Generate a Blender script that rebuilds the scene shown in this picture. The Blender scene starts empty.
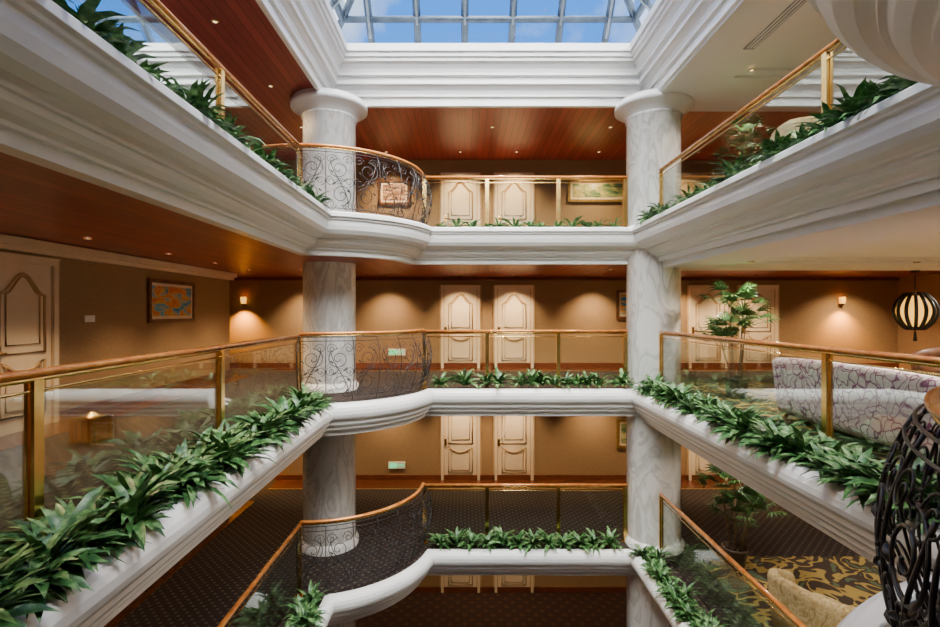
import bpy, bmesh, math, random
from mathutils import Vector, Matrix
random.seed(7)
PI=math.pi
# ------------------------------------------------------------------ materials
def newmat(name):
    m=bpy.data.materials.new(name); m.use_nodes=True
    nt=m.node_tree; b=nt.nodes['Principled BSDF']
    return m,nt,b
def N(nt,t,**k):
    n=nt.nodes.new(t)
    for a,v in k.items(): setattr(n,a,v)
    return n
def rgba(c): return (c[0],c[1],c[2],1)
def ramp(nt,fac,stops):
    r=N(nt,'ShaderNodeValToRGB')
    while len(r.color_ramp.elements)<len(stops): r.color_ramp.elements.new(.5)
    for e,(p,c) in zip(r.color_ramp.elements,stops): e.position=p; e.color=rgba(c)
    nt.links.new(fac,r.inputs[0]); return r.outputs[0]
def coords(nt,scale=(1,1,1),rot=(0,0,0)):
    t=N(nt,'ShaderNodeTexCoord'); mp=N(nt,'ShaderNodeMapping')
    mp.inputs['Scale'].default_value=scale; mp.inputs['Rotation'].default_value=rot
    nt.links.new(t.outputs['Object'],mp.inputs[0]); return mp.outputs[0]
def noise(nt,vec,scale,detail=3,dist=0):
    n=N(nt,'ShaderNodeTexNoise'); n.inputs['Scale'].default_value=scale
    n.inputs['Detail'].default_value=detail; n.inputs['Distortion'].default_value=dist
    nt.links.new(vec,n.inputs['Vector']); return n.outputs['Fac']
def bump(nt,b,h,strength=.2,dist=.01):
    n=N(nt,'ShaderNodeBump'); n.inputs['Strength'].default_value=strength; n.inputs['Distance'].default_value=dist
    nt.links.new(h,n.inputs['Height']); nt.links.new(n.outputs[0],b.inputs['Normal'])
def noisy(name,c1,c2,scale=4,rough=.5,metal=0,bs=0,vs=(1,1,1),detail=3,coat=0):
    m,nt,b=newmat(name); v=coords(nt,vs); f=noise(nt,v,scale,detail)
    nt.links.new(ramp(nt,f,[(.35,c1),(.65,c2)]),b.inputs['Base Color'])
    b.inputs['Roughness'].default_value=rough; b.inputs['Metallic'].default_value=metal
    b.inputs['Coat Weight'].default_value=coat
    if bs: bump(nt,b,f,bs)
    return m
def mathn(nt,op,a,bv=None):
    n=N(nt,'ShaderNodeMath',operation=op)
    for i,x in enumerate([a,bv]):
        if x is None: continue
        if isinstance(x,(int,float)): n.inputs[i].default_value=x
        else: nt.links.new(x,n.inputs[i])
    return n.outputs[0]
plaster=noisy('white_plaster',(.91,.89,.86),(.94,.925,.90),1.5,.3)
gypsum=noisy('ceiling_gypsum',(.88,.86,.85),(.91,.89,.88),1.0,.6)
brass=noisy('polished_brass',(.78,.50,.14),(.90,.62,.22),6,.22,1)
railwood=noisy('copper_wood_handrail',(.70,.21,.04),(.88,.35,.08),8,.22,.25,0,(1,1,1),3,.5)
iron=noisy('wrought_iron',(.03,.028,.03),(.07,.065,.065),20,.35,.6)
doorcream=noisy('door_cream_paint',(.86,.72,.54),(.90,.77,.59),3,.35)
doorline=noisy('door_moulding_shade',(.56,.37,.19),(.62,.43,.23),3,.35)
darkwood=noisy('dark_wood',(.12,.035,.015),(.20,.06,.022),5,.3,0,0,(1,1,6))
floorwood=noisy('floor_border_wood',(.07,.022,.010),(.13,.04,.016),5,.25,0,0,(6,1,1))
soil=noisy('planter_soil',(.02,.012,.008),(.05,.03,.02),30,.9,0,.5)
gold=noisy('gilt_frame',(.30,.18,.05),(.55,.36,.10),20,.35,.6)
framewood=noisy('frame_dark_wood',(.10,.045,.02),(.20,.09,.035),12,.3)
steel=noisy('skylight_frame',(.06,.085,.12),(.10,.14,.19),5,.4,.2)
steelw=noisy('skylight_glazing_bar',(.22,.26,.31),(.32,.36,.40),5,.4,.1)
potm=noisy('ceramic_pot',(.05,.035,.03),(.10,.07,.05),6,.25)
trunkm=noisy('palm_trunk',(.12,.08,.04),(.25,.17,.09),25,.8,0,.5)
black=noisy('black_lacquer',(.01,.01,.01),(.02,.02,.02),5,.4)
brownfab=noisy('brown_leather',(.10,.04,.02),(.16,.07,.03),9,.4)
blacksign=noisy('sign_face_white',(.75,.8,.78),(.85,.9,.88),5,.5)
def leafmat(name,a,b_,c):
    m,nt,b=newmat(name); v=coords(nt); f=noise(nt,v,15,4)
    nt.links.new(ramp(nt,f,[(.34,a),(.5,b_),(.68,c)]),b.inputs['Base Color'])
    b.inputs['Roughness'].default_value=.42; return m
leaf=leafmat('leaf_green',(.015,.06,.014),(.045,.145,.032),(.24,.38,.15))
palmleaf=leafmat('palm_leaf',(.012,.045,.012),(.03,.10,.022),(.09,.20,.05))
marble,nt,b=newmat('column_marble'); v=coords(nt,(1.3,1.3,.55),(.6,.5,0))
f=noise(nt,v,1.5,7,1.1)
c1=ramp(nt,f,[(.0,(.92,.90,.86)),(.40,(.91,.89,.85)),(.47,(.66,.64,.60)),(.50,(.89,.87,.83)),(.56,(.80,.78,.74)),(.60,(.62,.60,.57)),(.66,(.92,.90,.86))])
nt.links.new(c1,b.inputs['Base Color']); b.inputs['Roughness'].default_value=.13
def plankmat(name,axis,a,b_,w):
    m,nt,b=newmat(name); t=N(nt,'ShaderNodeTexCoord'); s=N(nt,'ShaderNodeSeparateXYZ')
    nt.links.new(t.outputs['Object'],s.inputs[0]); x=s.outputs[axis]
    k=mathn(nt,'DIVIDE',x,w); fr=mathn(nt,'FRACT',k); fl=mathn(nt,'FLOOR',k)
    wn=N(nt,'ShaderNodeTexWhiteNoise',noise_dimensions='1D'); nt.links.new(fl,wn.inputs['W'])
    nv=noise(nt,coords(nt,(1,8,1) if axis==1 else (8,1,1)),3,4)
    mixv=mathn(nt,'ADD',mathn(nt,'MULTIPLY',wn.outputs['Value'],.5),mathn(nt,'MULTIPLY',nv,.5))
    col=ramp(nt,mixv,[(.2,a),(.75,b_)])
    seam=mathn(nt,'LESS_THAN',fr,.07)
    mx=N(nt,'ShaderNodeMix',data_type='RGBA'); nt.links.new(seam,mx.inputs[0]); nt.links.new(col,mx.inputs[6]); mx.inputs[7].default_value=(.05,.012,.01,1)
    nt.links.new(mx.outputs[2],b.inputs['Base Color']); b.inputs['Roughness'].default_value=.33; return m
planks=plankmat('mahogany_ceiling_planks',0,(.27,.044,.036),(.43,.080,.058),.15)
wallp,nt,b=newmat('tan_wallpaper'); v=coords(nt,(60,60,60)); f=noise(nt,v,1.6,2)
vz=coords(nt,(150,150,40)); fz=noise(nt,vz,1,1)
f=mathn(nt,'ADD',mathn(nt,'MULTIPLY',f,.6),mathn(nt,'MULTIPLY',fz,.4))
nt.links.new(ramp(nt,f,[(.38,(.25,.155,.078)),(.62,(.42,.28,.15))]),b.inputs['Base Color']); b.inputs['Roughness'].default_value=.65
def dotcarpet(name,base,dot,scale,thr):
    m,nt,b=newmat(name); v=coords(nt,(1,1,0),(0,0,.785)); vo=N(nt,'ShaderNodeTexVoronoi'); vo.inputs['Scale'].default_value=scale
    vo.inputs['Randomness'].default_value=0; nt.links.new(v,vo.inputs['Vector'])
    nv=noise(nt,coords(nt),40,2)
    s=mathn(nt,'LESS_THAN',vo.outputs['Distance'],thr)
    mx=N(nt,'ShaderNodeMix',data_type='RGBA'); nt.links.new(s,mx.inputs[0]); nt.links.new(ramp(nt,nv,[(.3,base),(.7,tuple(x*1.8 for x in base))]),mx.inputs[6]); mx.inputs[7].default_value=rgba(dot)
    nt.links.new(mx.outputs[2],b.inputs['Base Color']); b.inputs['Roughness'].default_value=.9; return m
carpet=dotcarpet('corridor_carpet',(.017,.009,.008),(.10,.08,.055),8.5,.2)
lobbyc=dotcarpet('lobby_carpet',(.018,.006,.005),(.06,.022,.010),4,.25)
def floral(name,bg,fg,fg2,scale):
    m,nt,b=newmat(name); v=coords(nt)
    f=noise(nt,v,scale,1,1.6)
    nt.links.new(ramp(nt,f,[(.40,bg),(.42,fg),(.50,fg),(.52,bg),(.60,bg),(.62,fg2),(.70,fg2),(.72,bg)]),b.inputs['Base Color']); b.inputs['Roughness'].default_value=.9; return m
rugm=floral('floral_rug',(.05,.032,.022),(.42,.30,.08),(.10,.14,.08),2.0)
goldfab=floral('gold_floral_fabric',(.60,.46,.22),(.72,.60,.34),(.46,.32,.14),7)
sofafab,nt,b=newmat('cream_vein_fabric'); v=coords(nt,(1,1,1))
nz=N(nt,'ShaderNodeTexNoise'); nz.inputs['Scale'].default_value=3; nt.links.new(v,nz.inputs['Vector'])
va=N(nt,'ShaderNodeVectorMath',operation='MULTIPLY_ADD'); nt.links.new(nz.outputs['Color'],va.inputs[0]); va.inputs[1].default_value=(.35,.35,.35); nt.links.new(v,va.inputs[2])
mp=N(nt,'ShaderNodeMapping'); mp.inputs['Scale'].default_value=(9,9,7.5); nt.links.new(va.outputs[0],mp.inputs[0])
vo=N(nt,'ShaderNodeTexVoronoi',feature='DISTANCE_TO_EDGE'); vo.inputs['Scale'].default_value=1; nt.links.new(mp.outputs[0],vo.inputs['Vector'])
nt.links.new(ramp(nt,vo.outputs['Distance'],[(.04,(.30,.08,.20)),(.07,(.93,.80,.76))]),b.inputs['Base Color']); b.inputs['Roughness'].default_value=.8
def glassmat(name,tint,refl):
    m=bpy.data.materials.new(name); m.use_nodes=True; nt=m.node_tree; nt.nodes.clear()
    o=N(nt,'ShaderNodeOutputMaterial'); mx=N(nt,'ShaderNodeMixShader'); t=N(nt,'ShaderNodeBsdfTransparent'); g=N(nt,'ShaderNodeBsdfGlossy')
    t.inputs[0].default_value=rgba(tint); g.inputs['Roughness'].default_value=.02
    fr=N(nt,'ShaderNodeFresnel'); fr.inputs[0].default_value=1.35
    mm=mathn(nt,'MULTIPLY',fr.outputs[0],refl)
    nt.links.new(mm,mx.inputs[0]); nt.links.new(t.outputs[0],mx.inputs[1]); nt.links.new(g.outputs[0],mx.inputs[2]); nt.links.new(mx.outputs[0],o.inputs[0]); return m
glass=glassmat('railing_glass',(.93,.965,.945),.45)
roofglass=glassmat('skylight_glass',(.92,.97,1.0),.3)
def emis(name,c,s):
    m,nt,b=newmat(name); b.inputs['Base Color'].default_value=rgba(c); b.inputs['Emission Color'].default_value=rgba(c); b.inputs['Emission Strength'].default_value=s; return m
bulb=emis('downlight_bulb',(1,.78,.45),2.5)
lampglow=emis('lantern_glow',(1,.50,.07),2.0)
greenglow=emis('exit_sign_green',(.15,.9,.4),1.0)
def paintmat(name,cols,scale,vs=(1,1,2.5)):
    m,nt,b=newmat(name); f=noise(nt,coords(nt,vs),scale,4,.6)
    n=len(cols); nt.links.new(ramp(nt,f,[(.28+.44*i/(n-1),c) for i,c in enumerate(cols)]),b.inputs['Base Color']); b.inputs['Roughness'].default_value=.5; return m
art1=paintmat('seascape_canvas',[(.02,.12,.40),(.05,.30,.60),(.10,.45,.70),(.75,.45,.08),(.65,.12,.05),(.85,.75,.3)],3)
art2=paintmat('landscape_canvas',[(.04,.08,.05),(.15,.25,.12),(.55,.45,.15),(.6,.65,.6)],4)
art3=paintmat('portrait_canvas',[(.05,.03,.02),(.4,.2,.1),(.7,.6,.4)],6)

# ------------------------------------------------------------------ mesh builder
class B:
    def __init__(s): s.v=[];s.f=[];s.mi=[];s.sm=[];s.mats=[];s.M=Matrix.Identity(4)
    def m(s,mat):
        if mat not in s.mats: s.mats.append(mat)
        return s.mats.index(mat)
    def add(s,vs,fs,mat,smooth=False):
        o=len(s.v); i=s.m(mat)
        s.v+= [tuple(s.M@Vector(p)) for p in vs]
        for f in fs: s.f.append([a+o for a in f]); s.mi.append(i); s.sm.append(smooth)
    def box(s,lo,hi,mat):
        x0,y0,z0=lo;x1,y1,z1=hi
        s.add([(x0,y0,z0),(x1,y0,z0),(x1,y1,z0),(x0,y1,z0),(x0,y0,z1),(x1,y0,z1),(x1,y1,z1),(x0,y1,z1)],
              [(0,3,2,1),(4,5,6,7),(0,1,5,4),(1,2,6,5),(2,3,7,6),(3,0,4,7)],mat)
    def rbox(s,lo,hi,mat,r=.06,seg=4,fn=None):
        bm=bmesh.new(); bmesh.ops.create_cube(bm,size=1)
        c=[(a+b)/2 for a,b in zip(lo,hi)]; d=[b-a for a,b in zip(lo,hi)]
        for v in bm.verts: v.co=Vector([c[i]+v.co[i]*d[i] for i in range(3)])
        if fn:
            bmesh.ops.bisect_plane(bm,geom=bm.verts[:]+bm.edges[:]+bm.faces[:],plane_co=(c[0],0,0),plane_no=(1,0,0))
            for q in (-.3,-.15,.15,.3): bmesh.ops.bisect_plane(bm,geom=bm.verts[:]+bm.edges[:]+bm.faces[:],plane_co=(c[0]+q*d[0],0,0),plane_no=(1,0,0))
        sharp=[e for e in bm.edges if len(e.link_faces)==2 and e.calc_face_angle(0)>.5]
        bmesh.ops.bevel(bm,geom=sharp,offset=min(r,min(d)*.49),segments=seg,profile=.5,affect='EDGES')
        if fn:
            for v in bm.verts: v.co=Vector(fn(v.co))
        bm.verts.index_update()
        s.add([tuple(v.co) for v in bm.verts],[[v.index for v in f.verts] for f in bm.faces],mat,True); bm.free()
    def lathe(s,c,prof,mat,seg=32,smooth=True):
        vs=[];fs=[];n=len(prof)
        for k in range(seg):
            a=2*PI*k/seg
            for r,z in prof: vs.append((c[0]+r*math.cos(a),c[1]+r*math.sin(a),c[2]+z))
        for k in range(seg):
            k2=(k+1)%seg
            for j in range(n-1): fs.append((k*n+j,k2*n+j,k2*n+j+1,k*n+j+1))
        s.add(vs,fs,mat,smooth)
    def tube(s,pts,r,mat,seg=8,closed=False,caps=True,flat=1.0):
        pts=[Vector(p) for p in pts]; n=len(pts); vs=[];fs=[]
        prev=None
        for i,p in enumerate(pts):
            if closed: t=pts[(i+1)%n]-pts[i-1]
            else: t=pts[min(i+1,n-1)]-pts[max(i-1,0)]
            if t.length<1e-9: t=Vector((0,0,1))
            t.normalize()
            if prev is None:
                u=Vector((0,0,1)) if abs(t.z)<.9 else Vector((1,0,0))
                prev=(u-t*u.dot(t)).normalized()
            else:
                prev=(prev-t*prev.dot(t))
                prev=prev.normalized() if prev.length>1e-6 else t.orthogonal().normalized()
            w=t.cross(prev); rr=r[i] if isinstance(r,(list,tuple)) else r
            for k in range(seg):
                a=2*PI*k/seg; vs.append(tuple(p+prev*math.cos(a)*rr*flat+w*math.sin(a)*rr))
        for i in range(n if closed else n-1):
            j=(i+1)%n
            for k in range(seg):
                k2=(k+1)%seg; fs.append((i*seg+k,i*seg+k2,j*seg+k2,j*seg+k))
        if caps and not closed:
            fs.append(tuple(range(seg))[::-1]); fs.append(tuple((n-1)*seg+k for k in range(seg)))
        s.add(vs,fs,mat,True)
    def sweep(s,path,prof,z0,mat,smooth=False):
        rings=[offs(path,d) for d,z in prof]; n=len(path); m=len(prof); vs=[];fs=[]
        for j in range(m):
            for i in range(n): vs.append((rings[j][i][0],rings[j][i][1],z0+prof[j][1]))
        for j in range(m-1):
            for i in range(n):
                k=(i+1)%n; fs.append((j*n+i,(j+1)*n+i,(j+1)*n+k,j*n+k))
        s.add(vs,fs,mat,smooth)
    def done(s,name,bevel=0):
        me=bpy.data.meshes.new(name); me.from_pydata(s.v,[],s.f)
        for m in s.mats: me.materials.append(m)
        me.polygons.foreach_set('material_index',s.mi); me.polygons.foreach_set('use_smooth',s.sm); me.update()
        o=bpy.data.objects.new(name,me); bpy.context.scene.collection.objects.link(o)
        if bevel:
            md=o.modifiers.new('bevel','BEVEL'); md.width=bevel; md.segments=2; md.limit_method='ANGLE'
        return o
def offs(path,d):
    n=len(path); out=[]
    for i in range(n):
        a=Vector(path[i-1]);p=Vector(path[i]);c=Vector(path[(i+1)%n])
        t1=(p-a).normalized(); t2=(c-p).normalized()
        n1=Vector((t1.y,-t1.x)); n2=Vector((t2.y,-t2.x)); mm=(n1+n2)
        if mm.length<1e-6: mm=n1
        mm.normalize(); k=d/max(.3,mm.dot(n1)); out.append((p.x+mm.x*k,p.y+mm.y*k))
    return out
def plate(name,outer,holes,z,mat):
    bm=bmesh.new()
    for loop in [outer]+holes:
        vs=[bm.verts.new((x,y,z)) for x,y in loop]
        for i in range(len(vs)): bm.edges.new((vs[i],vs[(i+1)%len(vs)]))
    bmesh.ops.triangle_fill(bm,use_beauty=True,use_dissolve=False,edges=bm.edges[:])
    me=bpy.data.meshes.new(name); bm.to_mesh(me); bm.free(); me.materials.append(mat)
    o=bpy.data.objects.new(name,me); bpy.context.scene.collection.objects.link(o); return o

# ------------------------------------------------------------------ plan
LX,RX,FY,NY=-2.62,3.62,9.75,.50      # rail lines
lx,rx,fy,ny=-2.10,3.12,9.26,1.04     # lip lines
C1=(LX,FY); C2=(3.2,.60); RL=2.05; RL2=2.22
def arc(c,r,a0,a1,n): return [(c[0]+r*math.cos(math.radians(a0+(a1-a0)*i/n)),c[1]+r*math.sin(math.radians(a0+(a1-a0)*i/n))) for i in range(n+1)]
def mkpath(r2):
    a0=math.degrees(math.acos((rx-C2[0])/r2)); a1=180-math.degrees(math.asin((ny-C2[1])/r2))
    return [(lx,ny)]+arc(C1,RL,-75.3,-13.8,22)+[(rx,fy)]+arc(C2,r2,a0,a1,32)
paths={1:mkpath(RL2),2:mkpath(RL2),3:mkpath(2.34)}
OX0,OX1,OY0,OY1=-9.0,11.6,-3.0,13.4
outer=[(OX0,OY0),(OX1,OY0),(OX1,OY1),(OX0,OY1)]
def FZ(L): return 3.0*(L-2)
prof_lo=[(-.10,-.07),(-.10,-.01),(-.09,0),(-.01,0),(.03,-.02),(.06,-.06),(.075,-.11),(.075,-.17),(.06,-.22),(.03,-.26),(-.01,-.28),(-.01,-.33),(-.03,-.36),(-.07,-.38),(-.07,-.42),(-.10,-.45),(-.15,-.48),(-.15,-.53),(-.6,-.53)]
prof_hi=[(-.10,-.07),(-.10,-.01),(-.09,0),(.02,0),(.04,-.02),(.04,-.08),(0,-.09),(0,-.12),(-.03,-.13),(-.035,-.2),(-.06,-.27),(-.11,-.33),(-.18,-.37),(-.25,-.385),(-.25,-.415),(-.28,-.42),(-.30,-.46),(-.35,-.50),(-.41,-.52),(-.41,-.55),(-.46,-.55),(-.46,-.64),(-.6,-.64)]
for L,pr in ((3,prof_hi),(2,prof_lo),(1,prof_lo)):
    b=B(); b.sweep(paths[L],pr,FZ(L)+.07,plaster); b.done('balcony_parapet',.004)
    plate('floor',outer,[offs(paths[L],-.09)],FZ(L),carpet)
    zc=FZ(L)+.07+pr[-1][1]
    plate('ceiling',outer,[offs(paths[L],-.5)],zc+.006,planks)
plate('floor',outer,[],FZ(0),lobbyc)
def gypceil(zc,x0,x1,y0,y1,nm):
    b=B(); 
    tx0,tx1,ty0,ty1=x0+1.0,x1-1.2,y0+1.0,y1-1.4
    def ring(a,bb,z,z2):
        (ax0,ax1,ay0,ay1)=a;(bx0,bx1,by0,by1)=bb
        o=[(ax0,ay0,z),(ax1,ay0,z),(ax1,ay1,z),(ax0,ay1,z)];i=[(bx0,by0,z2),(bx1,by0,z2),(bx1,by1,z2),(bx0,by1,z2)]
        b.add(o+i,[(k,(k+1)%4,4+(k+1)%4,4+k) for k in range(4)],gypsum)
    R0=(x0,x1,y0,y1);R1=(tx0,tx1,ty0,ty1);R2=tuple(v+s*.18 for v,s in zip(R1,(1,-1,1,-1)))
    ring(R0,R1,zc-.10,zc-.10); ring(R1,R1,zc-.10,zc-.05); ring(R1,R2,zc-.05,zc-.05); 
    ring(R2,R2,zc-.05,zc-.008)
    x0,x1,y0,y1=R2; b.add([(x0,y0,zc-.008),(x1,y0,zc-.008),(x1,y1,zc-.008),(x0,y1,zc-.008)],[(0,1,2,3)],gypsum)
    X0,X1,Y0,Y1=R0
    b.add([(X0,Y0,zc-.10),(X0,Y1,zc-.10),(X1,Y1,zc-.10),(X0,Y0,zc),(X0,Y1,zc),(X1,Y1,zc)],[(0,1,4,3),(1,2,5,4)],gypsum)
    b.done(nm)
gypceil(2.43,3.66,11.5,-2.9,10.0,'ceiling')
gypceil(-.46,3.35,11.5,-2.9,10.0,'ceiling')
ZT=5.57
op=[(LX,NY),(LX,FY),(RX-.12,FY),(RX-.12,NY)]
op2=[(-8.6,NY),(-8.6,FY),(-4.45,FY),(-4.45,NY)]
plate('ceiling',outer,[op,op2],ZT,planks)
gypceil(ZT,3.55,11.5,-2.9,9.9,'ceiling')
b=B()
for i in range(3): b.box((4.22+i*.05,3.2,ZT-.115),(4.24+i*.05,7.5,ZT-.102),gypsum)
b.box((4.20,3.15,ZT-.108),(4.36,7.55,ZT-.101),steelw)
b.done('air_grille')
prof_top=[(-.08,-.06),(-.02,-.06),(0,-.05),(0,.10),(.05,.11),(.05,.15),(.07,.22),(.12,.28),(.17,.30),(.17,.35),(.15,.37),(.15,.44),(.22,.45),(.22,.49),(.24,.56),(.29,.63),(.34,.66),(.34,.72),(.38,.73),(.38,.80),(.42,.81),(.42,.95),(.30,.97),(.1,.97),(.1,1.0),(-.5,1.0)]
for o_ in (op,op2):
    b=B(); b.sweep(o_,prof_top,ZT,plaster); b.done('skylight_cornice',.004)
plate('roof',[(OX0,OY0),(OX1,OY0),(OX1,OY1),(OX0,OY1)],[op,op2],ZT+1.0,plaster)
def bar(b,p,q,w,mat): b.tube([p,q],w,mat,4)
def skylight(x0,x1,y0,y1,z,name):
    b=B(); H=1.7; I=1.5
    base=[(x0,y0,z),(x1,y0,z),(x1,y1,z),(x0,y1,z)]; top=[(x0+I,y0+I,z+H),(x1-I,y0+I,z+H),(x1-I,y1-I,z+H),(x0+I,y1-I,z+H)]
    b.add(base+top,[(k,(k+1)%4,4+(k+1)%4,4+k) for k in range(4)]+[(4,5,6,7)],roofglass)
    for k in range(4):
        k2=(k+1)%4; A,Bq,Cq,D=[Vector(q) for q in (base[k],base[k2],top[k2],top[k])]
        bar(b,A,Bq,.09,steel); bar(b,D,Cq,.06,steel); bar(b,A,D,.07,steel)
        bar(b,A.lerp(D,.27),Bq.lerp(Cq,.27),.07,steel)
        bar(b,A.lerp(D,.6),Bq.lerp(Cq,.6),.05,steel)
        L=(Bq-A).length; n=max(2,round(L/.93)); up=Vector((0,0,1))
        e=(Bq-A).normalized(); 
        for i in range(1,n):
            p=A+e*(L*i/n); inward=Vector((-e.y,e.x,0)); 
            dist=min(L*i/n,L-L*i/n,I); q=p+inward*dist+up*(H*dist/I)
            bar(b,p,q,.07,steel)
            bar(b,p-Vector((0,0,.07)),q-Vector((0,0,.08)),.022,steelw)
    xa,xb,ya,yb=x0+I,x1-I,y0+I,y1-I
    n=max(2,round((xb-xa)/.93))
    for i in range(1,n): bar(b,(xa+(xb-xa)*i/n,ya,z+H),(xa+(xb-xa)*i/n,yb,z+H),.04,steel)
    n=max(2,round((yb-ya)/1.1))
    for i in range(1,n): bar(b,(xa,ya+(yb-ya)*i/n,z+H),(xb,ya+(yb-ya)*i/n,z+H),.04,steel)
    b.done(name)
skylight(LX-.1,RX,NY-.1,FY+.1,ZT+1.0,'window_1')
skylight(-8.7,-4.35,NY-.1,FY+.1,ZT+1.0,'window_2')

# ------------------------------------------------------------------ walls
def wall(name,boxes,mat=wallp):
    b=B()
    for lo,hi in boxes: b.box(lo,hi,mat)
    return b.done(name)
wall('wall_back',[((OX0,OY1,-6),(OX1,OY1+.2,ZT+1))])
wall('wall_left',[((-5.8,OY0,-6),(-5.6,11.9,2.42)),((OX0,11.7,-6),(-5.8,11.9,2.42)),((OX0-.2,OY0,-6),(OX0,OY1,ZT+1))])
wall('wall_right',[((OX1,OY0,-6),(OX1+.2,OY1,ZT+1))])
wall('wall_front',[((OX0,OY0-.2,-6),(OX1,OY0,ZT+1))],plaster)
b=B()
for L in range(4):
    z=FZ(L)
    b.box((OX0,OY1-.03,z),(OX1,OY1,z+.14),darkwood)
    if L<3: b.box((OX0,OY1-.05,z+2.34),(OX1,OY1,z+2.42),darkwood)
b.done('baseboard_back')
b=B()
for L in range(3):
    z=FZ(L); b.box((-5.6,OY0,z),(-5.57,5.75,z+.14),darkwood); b.box((-5.6,6.87,z),(-5.57,11.93,z+.14),darkwood)
b.done('baseboard_left')
b=B()
for L in (1,2):
    z=FZ(L)+2.42 if L==2 else -.47
    b.box((-5.6,OY0,z-.10),(-5.46,11.98,z),doorcream); b.box((-5.6,OY0,z-.16),(-5.53,11.98,z-.10),doorcream)
b.done('trim_1')
b=B()
for L in (1,2,3):
    z=FZ(L)+.004
    if L<3: b.box((-5.57,OY0,z-.003),(-5.0,11.9,z),floorwood)
    b.box((-5.0,12.75,z-.003),(OX1,13.37,z),floorwood)
    b.box((-5.0,12.70,z-.003),(OX1,12.75,z+.001),gold)
b.done('floor_border')
# ------------------------------------------------------------------ doors
dn=[0]
def door(M):
    dn[0]+=1; b=B(); b.M=M; W=.90;H=2.12;c=.07
    b.box((-W/2-c,-.05,0),(-W/2,.0,H+c),doorcream); b.box((W/2,-.05,0),(W/2+c,.0,H+c),doorcream)
    b.box((-W/2,-.05,H),(W/2,0,H+c),doorcream)
    b.box((-W/2-c-.015,-.06,H+c),(W/2+c+.015,0,H+c+.03),doorcream)
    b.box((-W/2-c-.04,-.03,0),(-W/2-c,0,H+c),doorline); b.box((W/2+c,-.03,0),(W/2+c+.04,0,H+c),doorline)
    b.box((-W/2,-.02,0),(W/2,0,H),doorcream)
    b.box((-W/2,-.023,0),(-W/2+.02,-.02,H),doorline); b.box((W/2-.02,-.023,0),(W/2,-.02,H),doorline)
    def panel(x0,x1,z0,z1,arch):
        if arch>0:
            pts=[(x0,z0),(x1,z0)]
            n=18
            for i in range(n+1):
                t=i/n; x=x1+(x0-x1)*t; k=abs(t-.5)*2
                pts.append((x,z1-.26*(.5-.5*math.cos(PI*k))))
        else:
            pts=[(x0,z0)]
            n=10
            pts+=[(x1,z0)]
            for i in range(n+1):
                t=i/n; x=x1+(x0-x1)*t
                pts.append((x,z1-.14*math.sin(PI*t)))
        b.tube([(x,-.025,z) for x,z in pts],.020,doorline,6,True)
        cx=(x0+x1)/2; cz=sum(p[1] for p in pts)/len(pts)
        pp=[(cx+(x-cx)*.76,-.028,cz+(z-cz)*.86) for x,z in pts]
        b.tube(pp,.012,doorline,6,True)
    panel(-.32,.32,.98,1.98,1)
    panel(-.32,.32,.20,.88,-1)
    b.tube([(-.40,-.02,1.0),(-.40,-.07,1.0)],.02,brass); b.tube([(-.40,-.07,1.0),(-.28,-.07,1.0)],.011,brass)
    b.box((-.43,-.026,.92),(-.37,-.02,1.10),brass)
    b.done('door_%d'%dn[0])
for L in (0,1,2,3):
    for x in (-.12,1.31): door(Matrix.Translation((x,OY1,FZ(L))))
for L in (1,2):
    for x in (6.5,7.85): door(Matrix.Translation((x,OY1,FZ(L))))
door(Matrix.Translation((-5.6,6.31,0))@Matrix.Rotation(math.radians(90),4,'Z'))
# ------------------------------------------------------------------ columns
for x in (LX-.02,RX+.05):
    b=B(); b.lathe((x,FY,0),[(.50,-5.999),(.50,5.20),(.53,5.22),(.53,5.25),(.51,5.27)],marble,48)
    b.lathe((x,FY,0),[(.51,5.27),(.53,5.30),(.60,5.36),(.70,5.41),(.73,5.43),(.73,5.50),(.69,5.50),(.69,5.568)],plaster,48)
    for L in (0,1,2,3): b.lathe((x,FY,FZ(L)),[(.56,.001),(.56,.10),(.52,.14),(.50,.16)],marble,48)
    b.done('marble_column')
# ------------------------------------------------------------------ railings
def post(b,x,y,z,h,ax):
    w=.035;t=.012
    for s in (-1,1):
        if ax=='y': b.box((x-t+s*.02,y-w,z),(x+t+s*.02,y+w,z+h),brass)
        else: b.box((x-w,y-t+s*.02,z),(x+w,y+t+s*.02,z+h),brass)
    b.box((x-.06,y-.06,z),(x+.06,y+.06,z+.02),brass)
RT=1.80; RT2=1.92; YA=2.47
for L in (1,2,3):
    z=FZ(L); b=B(); zr=z+1.13
    def run(p,q,posts):
        (x0,y0),(x1,y1)=p,q; ax='y' if abs(x1-x0)<.01 else 'x'
        b.tube([(x0,y0,zr),(x1,y1,zr)],.034,railwood,12,flat=.75)
        b.tube([(x0,y0,zr-.04),(x1,y1,zr-.04)],.016,brass,8)
        for (px,py) in posts: post(b,px,py,z,1.09,ax)
        P=sorted(posts,key=lambda a:a[1] if ax=='y' else a[0])
        for a,c in zip(P,P[1:]):
            if ax=='y': b.box((a[0]-.005,a[1]+.05,z+.08),(a[0]+.005,c[1]-.05,z+1.0),glass)
            else: b.box((a[0]+.05,a[1]-.005,z+.08),(c[0]-.05,a[1]+.005,z+1.0),glass)
        b.tube([(x0,y0,z+1.02),(x1,y1,z+1.02)],.009,brass,6)
    run((LX,NY),(LX,FY-RT),[(LX,FY-RT-.03),(LX,5.35),(LX,3.04),(LX,.75)])
    run((LX+RT,FY),(RX-.46,FY),[(LX+RT+.03,FY),(.43,FY),(1.82,FY),(RX-.50,FY)])
    run((RX,FY-.46),(RX,YA),[(RX,FY-.50),(RX,5.0),(RX,YA+.05)])
    run((LX,NY),(1.28,NY),[(LX+.05,NY),(-.5,NY),(1.24,NY)])
    b.done('glass_railing')
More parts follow.
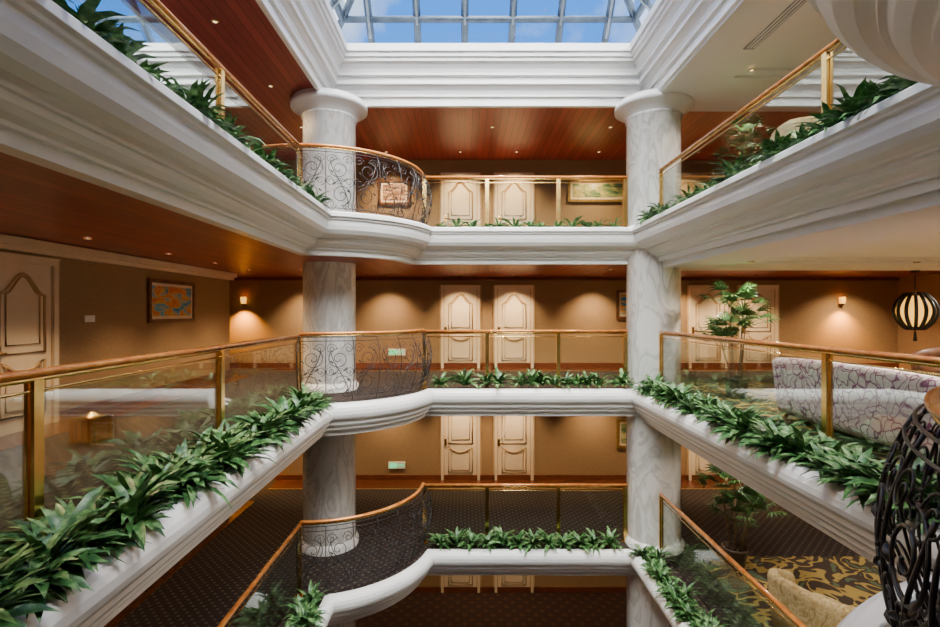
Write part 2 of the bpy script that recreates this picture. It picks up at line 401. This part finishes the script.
def belly(rt,h,H):
    return rt+.15*math.sin(PI*(1-h/H)**.85)+.02
def ironrail(c,a0,a1,z,rt,name,ir=1.0):
    b=B(); H=1.10; n=60
    def P(a,h): r=belly(rt,h,H); return (c[0]+r*math.cos(a),c[1]+r*math.sin(a),z+.03+h)
    A0,A1=math.radians(a0),math.radians(a1)
    A=lambda t:A0+(A1-A0)*t
    top=[(c[0]+rt*math.cos(A(i/n)),c[1]+rt*math.sin(A(i/n)),z+1.13) for i in range(n+1)]
    b.tube(top,.034,railwood,12,flat=.75)
    b.tube([(p[0],p[1],p[2]-.04) for p in top],.014,brass,8)
    for h in (.02,.10,.98,1.04): b.tube([P(A(i/n),h) for i in range(n+1)],.008*ir,iron,6)
    Ltot=abs(A1-A0)*(rt+.1); m=max(1,round(Ltot/.42)); w=Ltot/m
    def U(u): return A(u/Ltot)
    def spiral(u,h,r,a,turns,sgn,rad=.008):
        pts=[];k=26
        for i in range(k+1):
            t=i/k; rr=r*(1-t)**.8+.012; an=a+sgn*turns*2*PI*t
            pts.append(P(U(min(Ltot,max(0,u+rr*math.cos(an)))),min(1.05,max(0.0,h+rr*math.sin(an)))))
        b.tube(pts,rad*ir,iron,6)
    for i in range(m+1):
        u=min(Ltot,i*w)
        b.tube([P(U(u),1.04*k/14) for k in range(15)],.009*ir,iron,6)
    for i in range(m):
        u0=i*w; uc=u0+w/2; s=1 if i%2 else -1
        spiral(uc+s*.02,.30,.155,-PI/2,1.7,s); spiral(uc-s*.02,.70,.155,PI/2,1.7,s)
        pts=[]
        for k in range(13):
            t=k/12; pts.append(P(U(uc+s*.14*math.cos(PI*t)*(1)),.12+.74*t))
        b.tube(pts,.009*ir,iron,6)
        for (du,dh,rr,aa,sg) in ((-.13,.86,.07,0,1),(.13,.86,.07,PI,-1),(-.13,.15,.065,0,-1),(.13,.15,.065,PI,1),(-.14,.50,.06,PI/2,1),(.14,.50,.06,-PI/2,1),(0,.50,.045,0,1)):
            spiral(uc+du,dh,rr,aa,1.4,sg,.006)
        for (du,dh,ll,an) in ((.05,.5,.09,.8),(-.05,.5,.09,3.9),(.1,.38,.07,-.6),(-.1,.63,.07,2.4)):
            pts=[P(U(uc+du+ll*t*math.cos(an)),dh+ll*t*math.sin(an)) for t in (0,.35,.7,1)]
            b.tube(pts,[.006,.022,.016,.002],iron,6,flat=.6)
    b.done(name)
for L in (1,2,3):
    ironrail(C1,-90,0,FZ(L)+.03,RT,'wrought_iron_balcony_railing',.8)
    ironrail(C2,77.4,183,FZ(L)+.03,RT2,'wrought_iron_balcony_railing',.85)
# ------------------------------------------------------------------ foliage
def clump(b,x,y,z,R,n,mat=leaf):
    for i in range(n):
        az=random.uniform(0,2*PI); el=math.radians(random.uniform(18,85)); L=R*random.uniform(.55,1.22); w=R*.097*random.uniform(.6,1.3)
        d=Vector((math.cos(az),math.sin(az),0)); side=Vector((-d.y,d.x,0)); p=Vector((x,y,z))+d*.015
        vs=[];e=el;k=4;tw=random.uniform(-.4,.4)
        sd=(side+Vector((0,0,tw))).normalized()
        for j,ww in enumerate((.35,.9,1,.7,.03)):
            dirv=d*math.cos(e)+Vector((0,0,math.sin(e))); up=sd.cross(dirv)
            if up.z<0: up=-up
            vs+=[tuple(p-sd*w*ww+up*w*.35*ww),tuple(p),tuple(p+sd*w*ww+up*w*.35*ww)]
            p=p+dirv*(L/k); e-=random.uniform(.20,.45)
        fs=[]
        for j in range(k):
            fs+=[(3*j,3*j+1,3*j+4,3*j+3),(3*j+1,3*j+2,3*j+5,3*j+4)]
        b.add(vs,fs,mat,True)
for L in (1,2,3):
    z=FZ(L)+.06
    for side in ('left','right','far'):
        b=B()
        hs={1:.30,2:.36,3:.31}[L]
        if side=='left':
            y=1.4
            while y<7.6:
                clump(b,-2.33+random.uniform(-.12,.13),y,z,hs*random.uniform(.65,1.22),50 if L==2 else 28); y+=random.choice((.10,.14))
            lo,hi=(LX+.06,ny,FZ(L)+.001),(lx-.11,7.6,FZ(L)+.04)
        elif side=='right':
            y=3.3
            while y<9.1:
                clump(b,3.33+random.uniform(-.15,.10),y,z,hs*random.uniform(.65,1.22),50 if L==2 else 28); y+=random.choice((.10,.14))
            lo,hi=(rx+.11,3.2,FZ(L)+.001),(RX-.06,9.2,FZ(L)+.04)
        else:
            x=-.45
            while x<3.0:
                if L==3: clump(b,x,9.45,z,.27*random.uniform(.7,1.2),20); x+=random.choice((.19,.3))
                elif L==2: clump(b,x,9.45,z+.05,.38*random.uniform(.75,1.1),38); x+=random.choice((.2,.22,.44))
                else: clump(b,x,9.45,z+.03,.34*random.uniform(.9,1.1),34); x+=.29
            lo,hi=(-.5,fy+.11,FZ(L)+.001),(3.1,FY-.06,FZ(L)+.04)
        b.box(lo,hi,soil)
        b.done('planter_foliage')
# ------------------------------------------------------------------ palms
def palm(x,y,z,h,nf,R,seed):
    random.seed(seed); b=B()
    b.lathe((x,y,z),[(0,.002),(.13,.002),(.15,.02),(.20,.30),(.22,.34),(.22,.37),(.19,.37),(.19,.33),(0,.33)],potm,24)
    for k in range(5):
        ox,oy=random.uniform(-.07,.07),random.uniform(-.07,.07); hh=h*(1-.12*k)
        tp=Vector((x+ox*3,y+oy*3,z+hh*.74))
        b.tube([(x+ox,y+oy,z+.3),((x+ox+tp.x)/2+.01,(y+oy+tp.y)/2,z+.3+(hh*.74-.3)*.5),tuple(tp)],[.022,.017,.012],trunkm,8)
        for i in range(nf):
            az=2*PI*i/nf+random.uniform(-.3,.3); e=random.uniform(.3,1.4); d=Vector((math.cos(az),math.sin(az),0)); p=tp.copy(); RR=R*random.uniform(.45,.65); q=p+(d*math.cos(e)+Vector((0,0,math.sin(e))))*RR
            b.tube([tuple(p),tuple(p.lerp(q,.5)+Vector((0,0,.015))),tuple(q)],[.005,.005,.004],palmleaf,5)
            f=(q-p).normalized(); side=Vector((-d.y,d.x,0)); up=side.cross(f)
            for s in range(-4,5):
                an=s*.33; v=(f*math.cos(an)+side*math.sin(an)).normalized(); ll=R*.52*(1-.06*abs(s)); wv=v.cross(up).normalized()*.018
                m1=q+v*ll*.5; tip=q+v*ll+Vector((0,0,-ll*.30))
                b.add([tuple(q-wv*.3),tuple(q+wv*.3),tuple(m1+wv),tuple(m1-wv),tuple(tip)],[(0,1,2,3),(3,2,4)],palmleaf)
    b.done('potted_palm')
palm(4.72,8.7,0,2.15,9,.62,3)
palm(4.75,8.8,-3,1.9,9,.60,5)
palm(4.75,8.4,3,1.8,8,.55,9)
random.seed(21)
# ------------------------------------------------------------------ furniture
def sofa(M,L,fab):
    b=B(); b.M=M
    b.rbox((-L/2+.05,-.42,.10),(L/2-.05,.42,.36),fab,.04)
    def curve(c): 
        t=c.x/(L/2); return (c.x,c.y-.05*(1-t*t)-max(0,c.z-.4)*.18,c.z+(.06*(1-t*t) if c.z>.6 else 0))
    b.rbox((-L/2+.03,-.45,.12),(L/2-.03,-.22,.86),fab,.10,5,curve)
    for s in (-1,1):
        x=s*(L/2-.11); b.rbox((x-.12,-.42,.10),(x+.12,.44,.64),fab,.10,5)
    n=3 if L>2 else 2; w=(L-.46)/n
    for i in range(n):
        x=-L/2+.23+w*i; b.rbox((x+.01,-.22,.35),(x+w-.01,.43,.50),fab,.06,4); b.rbox((x+.02,-.30,.48),(x+w-.02,-.08,.86),fab,.09,4)
    for sx in (-1,1):
        for sy in (-1,1): b.tube([(sx*(L/2-.15),sy*.34,.12),(sx*(L/2-.14),sy*.36,.002)],[.03,.02],darkwood,10)
    return b
sofa(Matrix.Translation((4.80,5.50,0))@Matrix.Rotation(math.radians(-90),4,'Z'),3.15,sofafab).done('patterned_sofa')
def armchair(M,fab):
    b=B(); b.M=M
    n=24; vs=[];fs=[]; prof=[(.36,.14),(.45,.14),(.475,.40),(.50,.66),(.48,.72),(.43,.735),(.38,.70),(.36,.55)]
    m=len(prof)
    for i in range(n+1):
        a=math.radians(-20+220*i/n)+PI; t=abs(i/n-.5)*2; dz=.10*(1-t*t)
        for r,z in prof: vs.append((r*math.cos(a),r*math.sin(a),z+(dz if z>.5 else 0)-(.10*t if z>.5 else 0)))
    for i in range(n):
        for j in range(m): k=(j+1)%m; fs.append((i*m+j,(i+1)*m+j,(i+1)*m+k,i*m+k))
    fs.append(tuple(range(m))); fs.append(tuple(n*m+j for j in range(m))[::-1])
    b.add(vs,fs,fab,True)
    b.lathe((0,0,0),[(0,.12),(.36,.12),(.38,.16),(.38,.30)],fab,32)
    b.lathe((0,.03,0),[(0,.30),(.33,.30),(.37,.34),(.37,.40),(.33,.45),(0,.46)],fab,32)
    for k in range(4):
        a=PI/4+k*PI/2; b.tube([(.30*math.cos(a),.30*math.sin(a),.13),(.32*math.cos(a),.32*math.sin(a),.002)],[.028,.018],darkwood,10)
    b.done('tub_armchair')
armchair(Matrix.Translation((4.65,6.55,3))@Matrix.Rotation(-1.2,4,'Z')@Matrix.Scale(1.15,4),goldfab)
armchair(Matrix.Translation((4.75,6.75,-3))@Matrix.Rotation(-1.2,4,'Z')@Matrix.Scale(1.15,4),goldfab)
armchair(Matrix.Translation((9.2,9.6,0))@Matrix.Rotation(2.2,4,'Z'),brownfab)
armchair(Matrix.Translation((9.6,7.6,0))@Matrix.Rotation(.9,4,'Z'),brownfab)
def ctable(x,y,z):
    b=B(); b.lathe((x,y,z),[(0,.40),(.50,.40),(.52,.41),(.52,.44),(.50,.45),(0,.45)],darkwood,40)
    b.lathe((x,y,z),[(0,.002),(.26,.002),(.26,.03),(.08,.07),(.05,.20),(.07,.34),(.14,.40)],darkwood,32)
    b.done('coffee_table')
ctable(6.7,6.0,0)
ctable(7.2,7.6,-3)
for z,(x0,x1,y0,y1) in ((0,(4.25,9,3.5,10.6)),(-3,(4.25,9,3.5,9.2))):
    b=B(); b.box((x0,y0,z+.001),(x1,y1,z+.0018),rugm); b.done('floral_area_rug')
# pendant lantern
b=B(); c=(9.0,10.0,0)
def lr(t): return .33*math.sin(PI*(.12+.76*t))**.8
pr=[(lr(k/12)*.9,1.18+.68*k/12) for k in range(13)]
b.lathe(c,pr,lampglow,28)
for k in range(14):
    a=2*PI*k/14; b.tube([(c[0]+(r/.9+.008)*math.cos(a),c[1]+(r/.9+.008)*math.sin(a),z) for r,z in pr],.034,black,6)
for r,z in (pr[0],pr[-1]): b.lathe(c,[(r/.9-.05,z-.04),(r/.9+.02,z-.04),(r/.9+.03,z+.03),(r/.9-.05,z+.03)],black,28)
b.tube([(c[0],c[1],1.86),(c[0],c[1],2.33)],.012,black,6); b.lathe(c,[(0,2.29),(.07,2.29),(.08,2.328),(0,2.328)],black,20)
b.tube([(c[0],c[1],1.18),(c[0],c[1],.92)],[.012,.035],black,8)
b.done('pendant_lantern')
# floor lantern
b=B(); x,y=-4.3,5.75; s=.13
for sx in (-1,1):
    for sy in (-1,1): b.box((x+sx*s-.016,y+sy*s-.016,.001),(x+sx*s+.016,y+sy*s+.016,.30),brass)
for z in (.02,.28): b.box((x-s-.018,y-s-.018,z),(x+s+.018,y+s+.018,z+.025),brass)
b.box((x-s+.02,y-s+.02,.04),(x+s-.02,y+s-.02,.28),emis('floor_lantern_glow',(.30,.10,.025),.2))
for k in (-1,0,1):
    b.box((x+k*.07-.008,y-s-.008,.04),(x+k*.07+.008,y-s+.002,.28),brass)
b.lathe((x,y,.305),[(.10,0),(.04,.04),(.02,.05),(0,.05)],brass,16)
b.done('floor_lantern')
# paintings
def painting(M,w,h,art,fm=gold):
    b=B(); b.M=M; t=.07
    b.box((-w/2,-.05,-h/2),(-w/2+t,-.005,h/2),fm);b.box((w/2-t,-.05,-h/2),(w/2,-.005,h/2),fm)
    b.box((-w/2+t,-.05,-h/2),(w/2-t,-.005,-h/2+t),fm);b.box((-w/2+t,-.05,h/2-t),(w/2-t,-.005,h/2),fm)
    b.box((-w/2+t,-.02,-h/2+t),(w/2-t,-.005,h/2-t),doorcream)
    b.box((-w/2+t*1.8,-.024,-h/2+t*1.8),(w/2-t*1.8,-.02,h/2-t*1.8),art)
    b.done('framed_painting')
RL90=Matrix.Rotation(math.radians(90),4,'Z')
painting(Matrix.Translation((-5.6,9.55,1.70))@RL90,1.5,.80,art1,framewood)
painting(Matrix.Translation((-1.9,OY1,4.70)),.85,.68,art3,framewood)
painting(Matrix.Translation((3.55,OY1,4.75)),1.6,.62,art2)
painting(Matrix.Translation((4.45,OY1,1.70)),.80,.78,art1,framewood)
painting(Matrix.Translation((4.45,OY1,-1.75)),.80,.78,art2)
def sconce(x,y,z):
    b=B(); b.M=Matrix.Translation((x,y,z))
    b.box((-.05,-.015,-.12),(.05,-.001,.12),brass)
    b.lathe((0,-.09,0),[(.03,-.10),(.055,-.08),(.075,.05),(.07,.10)],lampglow,20); b.lathe((0,-.09,0),[(0,-.13),(.02,-.12),(.035,-.10),(.06,-.078)],black,16)
    b.tube([(0,-.01,-.05),(0,-.04,-.11),(0,-.09,-.12)],.008,brass,6)
    b.done('wall_sconce')
    l=bpy.data.lights.new('sconce_bulb','SPOT'); l.energy=360; l.color=(1,.46,.05); l.shadow_soft_size=.03; l.spot_size=math.radians(110); l.spot_blend=1
    o=bpy.data.objects.new('sconce_bulb',l); o.location=(x,y-.27,z-.13); o.rotation_euler=(math.radians(10),0,0); bpy.context.scene.collection.objects.link(o)
sconce(10.05,OY1,1.80); sconce(-5.9,OY1,1.80); sconce(-5.9,OY1,-1.2)
for z in (.43,-2.6):
    b=B(); b.box((-2.05,OY1-.04,z-.09),(-1.60,OY1-.001,z+.09),blacksign); b.box((-2.02,OY1-.046,z-.06),(-1.82,OY1-.04,z+.06),greenglow)
    b.box((-1.79,OY1-.044,z-.02),(-1.63,OY1-.04,z+.02),greenglow); b.done('exit_sign')
b=B()
for L in (1,2): b.box((-5.597,7.35,FZ(L)+1.35),(-5.585,7.55,FZ(L)+1.45),blacksign)
b.done('room_number_plate')
# ------------------------------------------------------------------ downlights
lit=B()
K=4.7
def spot(x,y,z,e,ang=130,tilt=(0,0),col=(1,.69,.37),fix=True,blend=.8):
    l=bpy.data.lights.new('downlight_lamp','SPOT'); l.energy=e*K; l.color=col; l.spot_size=math.radians(ang); l.spot_blend=blend; l.shadow_soft_size=.04
    o=bpy.data.objects.new('downlight_lamp',l); o.location=(x,y,z-.03); o.rotation_euler=(tilt[0],tilt[1],0); bpy.context.scene.collection.objects.link(o)
    if fix:
        lit.lathe((x,y,z),[(.030,-.012),(.045,-.012),(.05,-.001)],brass,16); lit.lathe((x,y,z),[(0,-.008),(.030,-.008)],bulb,12)
T=math.radians
for L in range(4):
    zc={0:-3.46+.0,1:-.46,2:2.43,3:ZT}[L]
    k={0:.24,1:.72,2:1.05,3:1.15}[L]
    for x in (-4.2,-2.0,-.12,1.31,3.4,5.6): spot(x,12.70,zc,64*k,100,(T(14),0),blend=1)
    for x in (7.2,10.0): spot(x,12.4,zc,66*k,120,(T(10),0))
    for x in (-3.6,.6,3.2): spot(x,11.0,zc,(58 if L!=1 else 18)*k,140)
    if L<3:
        for y in (1.5,4.2,6.3,8.0,9.5,11.0): spot(-4.75,y,zc,(68 if L==2 else 7)*k,115,(0,T(-18)))
    else:
        for y in (3,5,7,9): spot(-3.5,y,zc,50,140)
    zz=zc-.10
    for x,y in ((5.0,2.5),(5.0,5.2),(4.7,8.2),(7.5,4),(7.5,8.3),(10,6),(10,9.4)): spot(x,y,zz,(82 if L>1 else 36)*k,150,(0,0),(1,.86,.70))
lit.done('recessed_downlight')
# ------------------------------------------------------------------ sun + world
s=bpy.data.lights.new('sun','SUN'); s.energy=36.0; s.angle=math.radians(80); s.color=(1,.955,.89)
o=bpy.data.objects.new('sun',s); o.rotation_euler=(math.radians(36),math.radians(2),0); o.location=(0,0,20); bpy.context.scene.collection.objects.link(o)
w=bpy.data.worlds.new('sky'); bpy.context.scene.world=w; w.use_nodes=True; nt=w.node_tree; bg=nt.nodes['Background']
tc=N(nt,'ShaderNodeTexCoord'); nz=N(nt,'ShaderNodeTexNoise'); nz.inputs['Scale'].default_value=4.2; nz.inputs['Detail'].default_value=6
nt.links.new(tc.outputs['Generated'],nz.inputs['Vector'])
c=ramp(nt,nz.outputs['Fac'],[(.49,(.045,.27,.90)),(.68,(.75,.88,1.0))]); nt.links.new(c,bg.inputs[0]); bg.inputs[1].default_value=1.8
# ------------------------------------------------------------------ camera
cd=bpy.data.cameras.new('camera'); cd.sensor_width=36; cd.lens=500/940*36; cd.shift_x=5/940; cd.shift_y=-1.5/940; cd.clip_start=.05
co=bpy.data.objects.new('camera',cd); co.location=(0,0,1.5); co.rotation_euler=(math.radians(90),0,0)
bpy.context.scene.collection.objects.link(co); bpy.context.scene.camera=co
